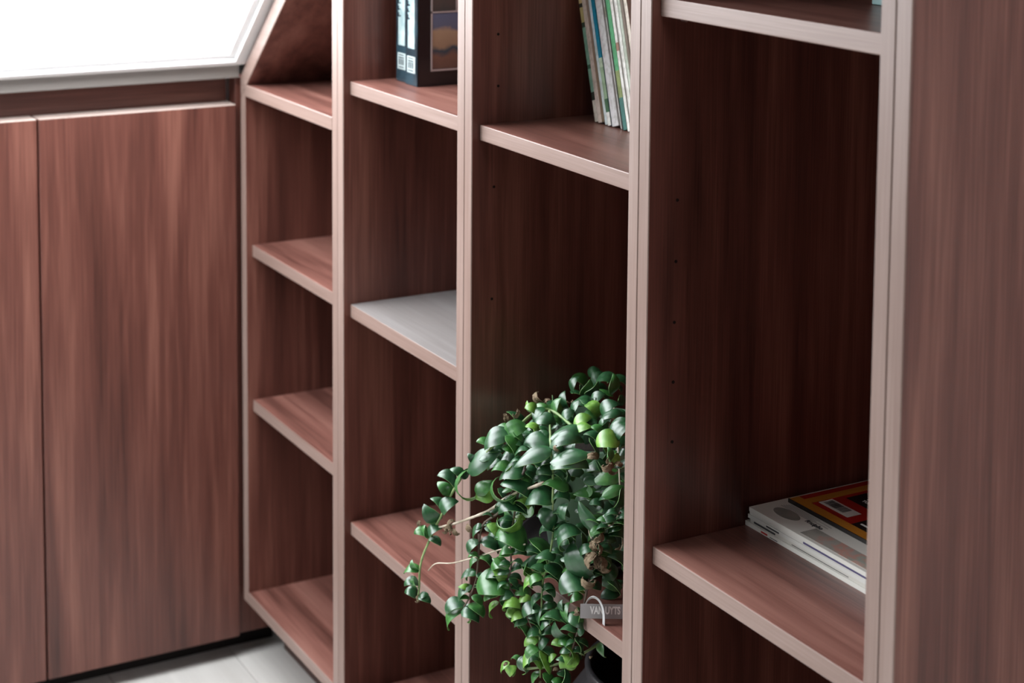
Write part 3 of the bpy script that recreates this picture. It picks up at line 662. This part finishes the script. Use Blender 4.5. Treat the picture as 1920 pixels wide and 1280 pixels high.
 (1080, 805, 1110, 800, 4, 'l', .2, 0), (1075, 735, 1085, 708, 1, 'd', .3, -.3), (1090, 740, 1105, 712, 4, 'm', .4, 0), (1098, 740, 1120, 715, 1, 'd', .5, .3), (1112, 720, 1132, 700, 1, 'd', .6, .3, .02), (1105, 705, 1125, 695, 2, 'd', .7, 0, .025),
 (1120, 715, 1148, 728, 3, 'd', .5, .3, .01), (1110, 760, 1135, 740, 1, 'd', .9, 0), (1120, 765, 1118, 745, 1, 'd', .5, -.3), (1125, 770, 1142, 750, 1, 'd', .6, .4), (1132, 780, 1160, 758, 2, 'd', .6, .2), (1140, 790, 1166, 775, 1, 'd', .6, 0, .01),
 (1155, 722, 1164, 735, 1, 'd', .5, 0, .03), (1165, 740, 1158, 760, 1, 'd', .5, 0, .02), (1130, 785, 1135, 805, 1, 'd', .3, -.2), (1128, 805, 1140, 790, 5, 'd', .2, 0), (1110, 800, 1130, 815, 1, 'm', .5, .2), (1128, 815, 1155, 820, 1, 'd', .6, 0, .005),
 (1000, 805, 1000, 830, 1, 'l', .4, .6), (985, 800, 1000, 818, 3, 'l', .3, .3), (1012, 800, 1025, 825, 1, 'd', .4, .3), (1028, 812, 1005, 832, 1, 'd', .5, 0), (962, 805, 980, 830, 4, 'm', .6, 0, 0, 0, 1.1), (950, 830, 985, 848, 2, 'd', .5, 0, .006), (942, 838, 960, 850, 1, 'm', .5, 0),
 (942, 862, 975, 868, 1, 'd', .4, 0, .012), (960, 880, 925, 885, 5, 'm', .6, -.2), (948, 890, 962, 872, 2, 'l', .3, .2), (895, 925, 922, 902, 4, 'm', .6, 0), (925, 928, 893, 935, 4, 'l', .1, -.2, 0, 0, 1.3), (915, 880, 942, 870, 1, 'd', .4, .2, .008),
]
for q in KL:
    q = list(q) + [0] * 0
    bu, bv, tu, tv, si, sk, nu, nr = q[:8]; dy = q[8] if len(q) > 8 else 0; dt = q[9] if len(q) > 9 else 0; w = q[10] if len(q) > 10 else 1
    K(bu, bv, tu, tv, si, sk, nu, nr, dy, dt, w * 1.3)
# leaves behind, filling the mass between the stems and the pot
def pj(p):
    d = p - CAM; z = d.dot(R2); return PX + FPX * d.dot(R0) / z, PY - FPX * d.dot(R1) / z
def inside(u, v):
    if u > 1075 and v > 1105: return False
    poly = [(1075, 715), (1165, 720), (1165, 1080), (1120, 1120), (1085, 1180), (1020, 1170), (1060, 1060), (960, 1060), (925, 1100), (905, 1060), (940, 980), (930, 900), (960, 800), (1000, 770), (1060, 760)]
    c = False; j = len(poly) - 1
    for i in range(len(poly)):
        if (poly[i][1] > v) != (poly[j][1] > v) and u < (poly[j][0] - poly[i][0]) * (v - poly[i][1]) / (poly[j][1] - poly[i][1]) + poly[i][0]: c = not c
        j = i
    return c
n = 0; BATCH[0] = True
while n < 170:
    u, v = random.uniform(900, 1165), random.uniform(715, 1180)
    if not inside(u, v): continue
    if 990 < u < 1050 and 880 < v < 1035: continue
    a = random.uniform(0, 2 * math.pi); L = random.uniform(24, 46)
    K(u, v, u + L * math.cos(a), v + L * .8 * math.sin(a), random.choice((0, 1, 1, 2, 4)), random.choice('dddm'), random.uniform(.2, 1), random.uniform(-.5, .5), random.uniform(.0, .045) if v < 1040 else random.uniform(-.005, .01), random.uniform(-.01, .01), 1.15)
    n += 1
# small leaf pairs along the hanging stems
rp = random.Random(11)
for key, step, sz, skins in (('b', 3, 26, 'dddm'), ('e', 2, 30, 'dddml'), ('f', 2, 30, 'dddm'), ('g', 2, 30, 'dddm'), ('i', 3, 26, 'dm'), ('c', 9, 16, 'w')):
    S_ = stems[key]
    for i in range(1, len(S_) - 1, step):
        if skins == 'w': continue
        p = S_[i]
        for sgn in (-1, 1):
            if rp.random() < .22: continue
            pu, pv = pj(p)
            if key == 'f' and sgn < 0 and 900 < pv < 1035: continue
            if key == 'g' and 1105 < pv < 1175: continue
            L = sz * .00052 * rp.uniform(.8, 1.25)
            dvec = (R0 * sgn * rp.uniform(.6, 1) + UP * rp.uniform(-.75, .25) + TOCAM * rp.uniform(-.5, .5)).normalized()
            leaf(p, p + dvec * L, UP * rp.uniform(.6, 1.1) + TOCAM * rp.uniform(.2, .8) + R0 * sgn * .5, rp.choice((1, 1, 2, 3, 5)), rp.choice(skins), wid=1.15)
mats_ = [TOPD, TOPM_, TOPL, UND, UNDD, RIM]; mi = {q.name: i for i, q in enumerate(mats_)}
vs, fs, ms = [], [], []
for me_, M in MASS:
    o0 = len(vs); vs += [M @ v.co for v in me_.vertices]
    for p_ in me_.polygons:
        fs.append([o0 + i for i in p_.vertices]); ms.append(mi[me_.materials[p_.material_index].name])
mm_ = bpy.data.meshes.new('small_leaves'); mm_.from_pydata(vs, [], fs)
for q in mats_: mm_.materials.append(q)
mm_.polygons.foreach_set('material_index', ms); mm_.polygons.foreach_set('use_smooth', [True] * len(fs)); mm_.update()
so = bpy.data.objects.new('small_leaves', mm_); COL.objects.link(so); so.parent = PL; so['kind'] = 'stuff'
BATCH[0] = False
# shrivelled leaves and spent flowers
def withered(u, v, s, k=4, dy=0.0):
    for _ in range(max(1, int(k * .8))):
        a = random.uniform(0, 6.28); b = random.uniform(0, 6.28)
        y = yk(u, v) + dy
        p_ = at(u + 3 * math.cos(b), v + 3 * math.sin(b), y)
        leaf(p_, p_ + (R0 * math.cos(a) + R1 * math.sin(a)) * s * .00062 + TOCAM * random.uniform(-.003, .003), TOCAM + Vector((random.uniform(-1, 1), random.uniform(-1, 1), random.uniform(-1, 1))), random.choice((3, 5, 6)), 'w', 'withered_leaf')
for u, v, s, k, dy in [(848, 992, 13, 6, 0), (835, 990, 10, 3, 0), (878, 980, 16, 2, 0), (784, 990, 9, 2, 0), (784, 1122, 9, 3, -.002), (948, 775, 18, 2, 0), (970, 770, 12, 1, 0), (1018, 752, 18, 4, .004), (1035, 748, 12, 2, .01), (1010, 800, 11, 3, 0), (1075, 752, 10, 3, .008),
                       (1150, 795, 14, 5, .008), (1160, 815, 12, 3, .01), (1148, 870, 16, 5, .006), (1125, 858, 16, 2, .01), (1045, 845, 8, 2, -.003), (1112, 1015, 18, 4, -.004), (1120, 1040, 22, 5, -.004), (1125, 1055, 18, 3, 0), (1150, 1030, 10, 3, .01), (1112, 1085, 20, 2, 0),
                       (1090, 1145, 11, 5, -.004), (950, 1240, 8, 2, -.002), (1040, 1258, 9, 2, 0), (1103, 1232, 5, 1, 0), (1010, 1275, 12, 2, 0)]:
    withered(u, v, s, k, dy)
stem([(1110, 1010), (1105, 1000), (1104, 990)], .0007, STEMP); stem([(1166, 1000), (1166, 1025), (1150, 1040), (1125, 1030)], .0007, STEMP, ys=[.01] * 4)
stem([(1112, 1085), (1098, 1095), (1094, 1105), (1100, 1108), (1104, 1100)], .0007, STEMP); stem([(1100, 1105), (1095, 1130), (1092, 1145)], .0012, STEMD)
# soil and inner leaves standing on the pot
obj('soil', lathe([(.066, -.008), (.068, .002), (.04, .006), (.001, .008)], 24, PC + Vector((0, 0, .114))), noisy('soil', [(.4, (.012, .008, .006)), (.6, (.03, .02, .014))], (1, 1, 1), 300, 3, .9), PL)

# ------------------------------------------------------------------ nursery tag
TG = mat('tag_plastic', (.33, .32, .32), .4)
ZR = (at(1088, 1145, -.004) - CAM).dot(R2)
def cp(u, v, dz=0): return CAM + ray(u, v) / FPX * (ZR + dz)
p0, pr = cp(1088, 1145), cp(1196, 1147)
tg = empty('plant_tag', p0, 'grey plastic nursery tag with pale lettering looped below the plant', 'tag')
xd = (pr - p0).normalized(); nd_ = (-R2 - xd * (-R2).dot(xd)).normalized(); zd = nd_.cross(xd)
L = (pr - p0).length; hgt = (cp(1120, 1131) - cp(1120, 1158)).length
def strip(path, hw, th, mt, name):
    bb = bmesh.new(); prev = None
    for i, (c, wv) in enumerate(path):
        t = (path[min(i + 1, len(path) - 1)][0] - path[max(i - 1, 0)][0]).normalized(); nn = t.cross(wv).normalized()
        q = [bb.verts.new(c + wv * hw * s1 + nn * th * s2) for s1, s2 in ((-1, -1), (1, -1), (1, 1), (-1, 1))]
        if prev:
            for k_ in range(4): bb.faces.new((prev[k_], prev[(k_ + 1) % 4], q[(k_ + 1) % 4], q[k_]))
        else: bb.faces.new(q[::-1])
        prev = q
    bb.faces.new(prev); bmesh.ops.recalc_face_normals(bb, faces=bb.faces)
    return obj(name, bb, mt, tg)
strip([(p0 + xd * L * i / 8, zd) for i in range(9)], hgt / 2, .0004, TG, 'label_strip')
pt, pe = cp(1106.5, 1149.5), cp(1163, 1149.5)
bz = Matrix((xd, zd, nd_)).transposed().to_4x4(); bz.translation = pt + nd_ * .0007
LET = mat('tag_lettering', (.80, .79, .78), .5)
hcap = (cp(1106, 1136) - cp(1106, 1149.5)).length
t_ = words('VAN UYTS', hcap / .70, Matrix.Identity(4), LET, None, 'lettering', .0001)
wv_ = max(v.co.x for v in t_.data.vertices)
t_.data.transform(bz @ Matrix.Diagonal(((pe - pt).length / wv_, 1, 1, 1)))
t_.parent = tg; t_.data.transform(Matrix.Translation(-parent_world(tg)))
lp = spline([cp(1097, 1136, .006), cp(1103, 1124, .004), cp(1112, 1119, 0), cp(1122, 1124, -.003), cp(1129, 1136, -.005), cp(1132, 1152, -.006), cp(1132, 1172, -.006)], 4)
strip([(p, (R0 * .45 * (i / len(lp)) - R2 * (.3 + .7 * i / len(lp)) + UP * .75 * (1 - i / len(lp))).normalized()) for i, p in enumerate(lp)], .0026, .0003, mat('tag_loop', (.46, .46, .46), .3), 'loop_strip')
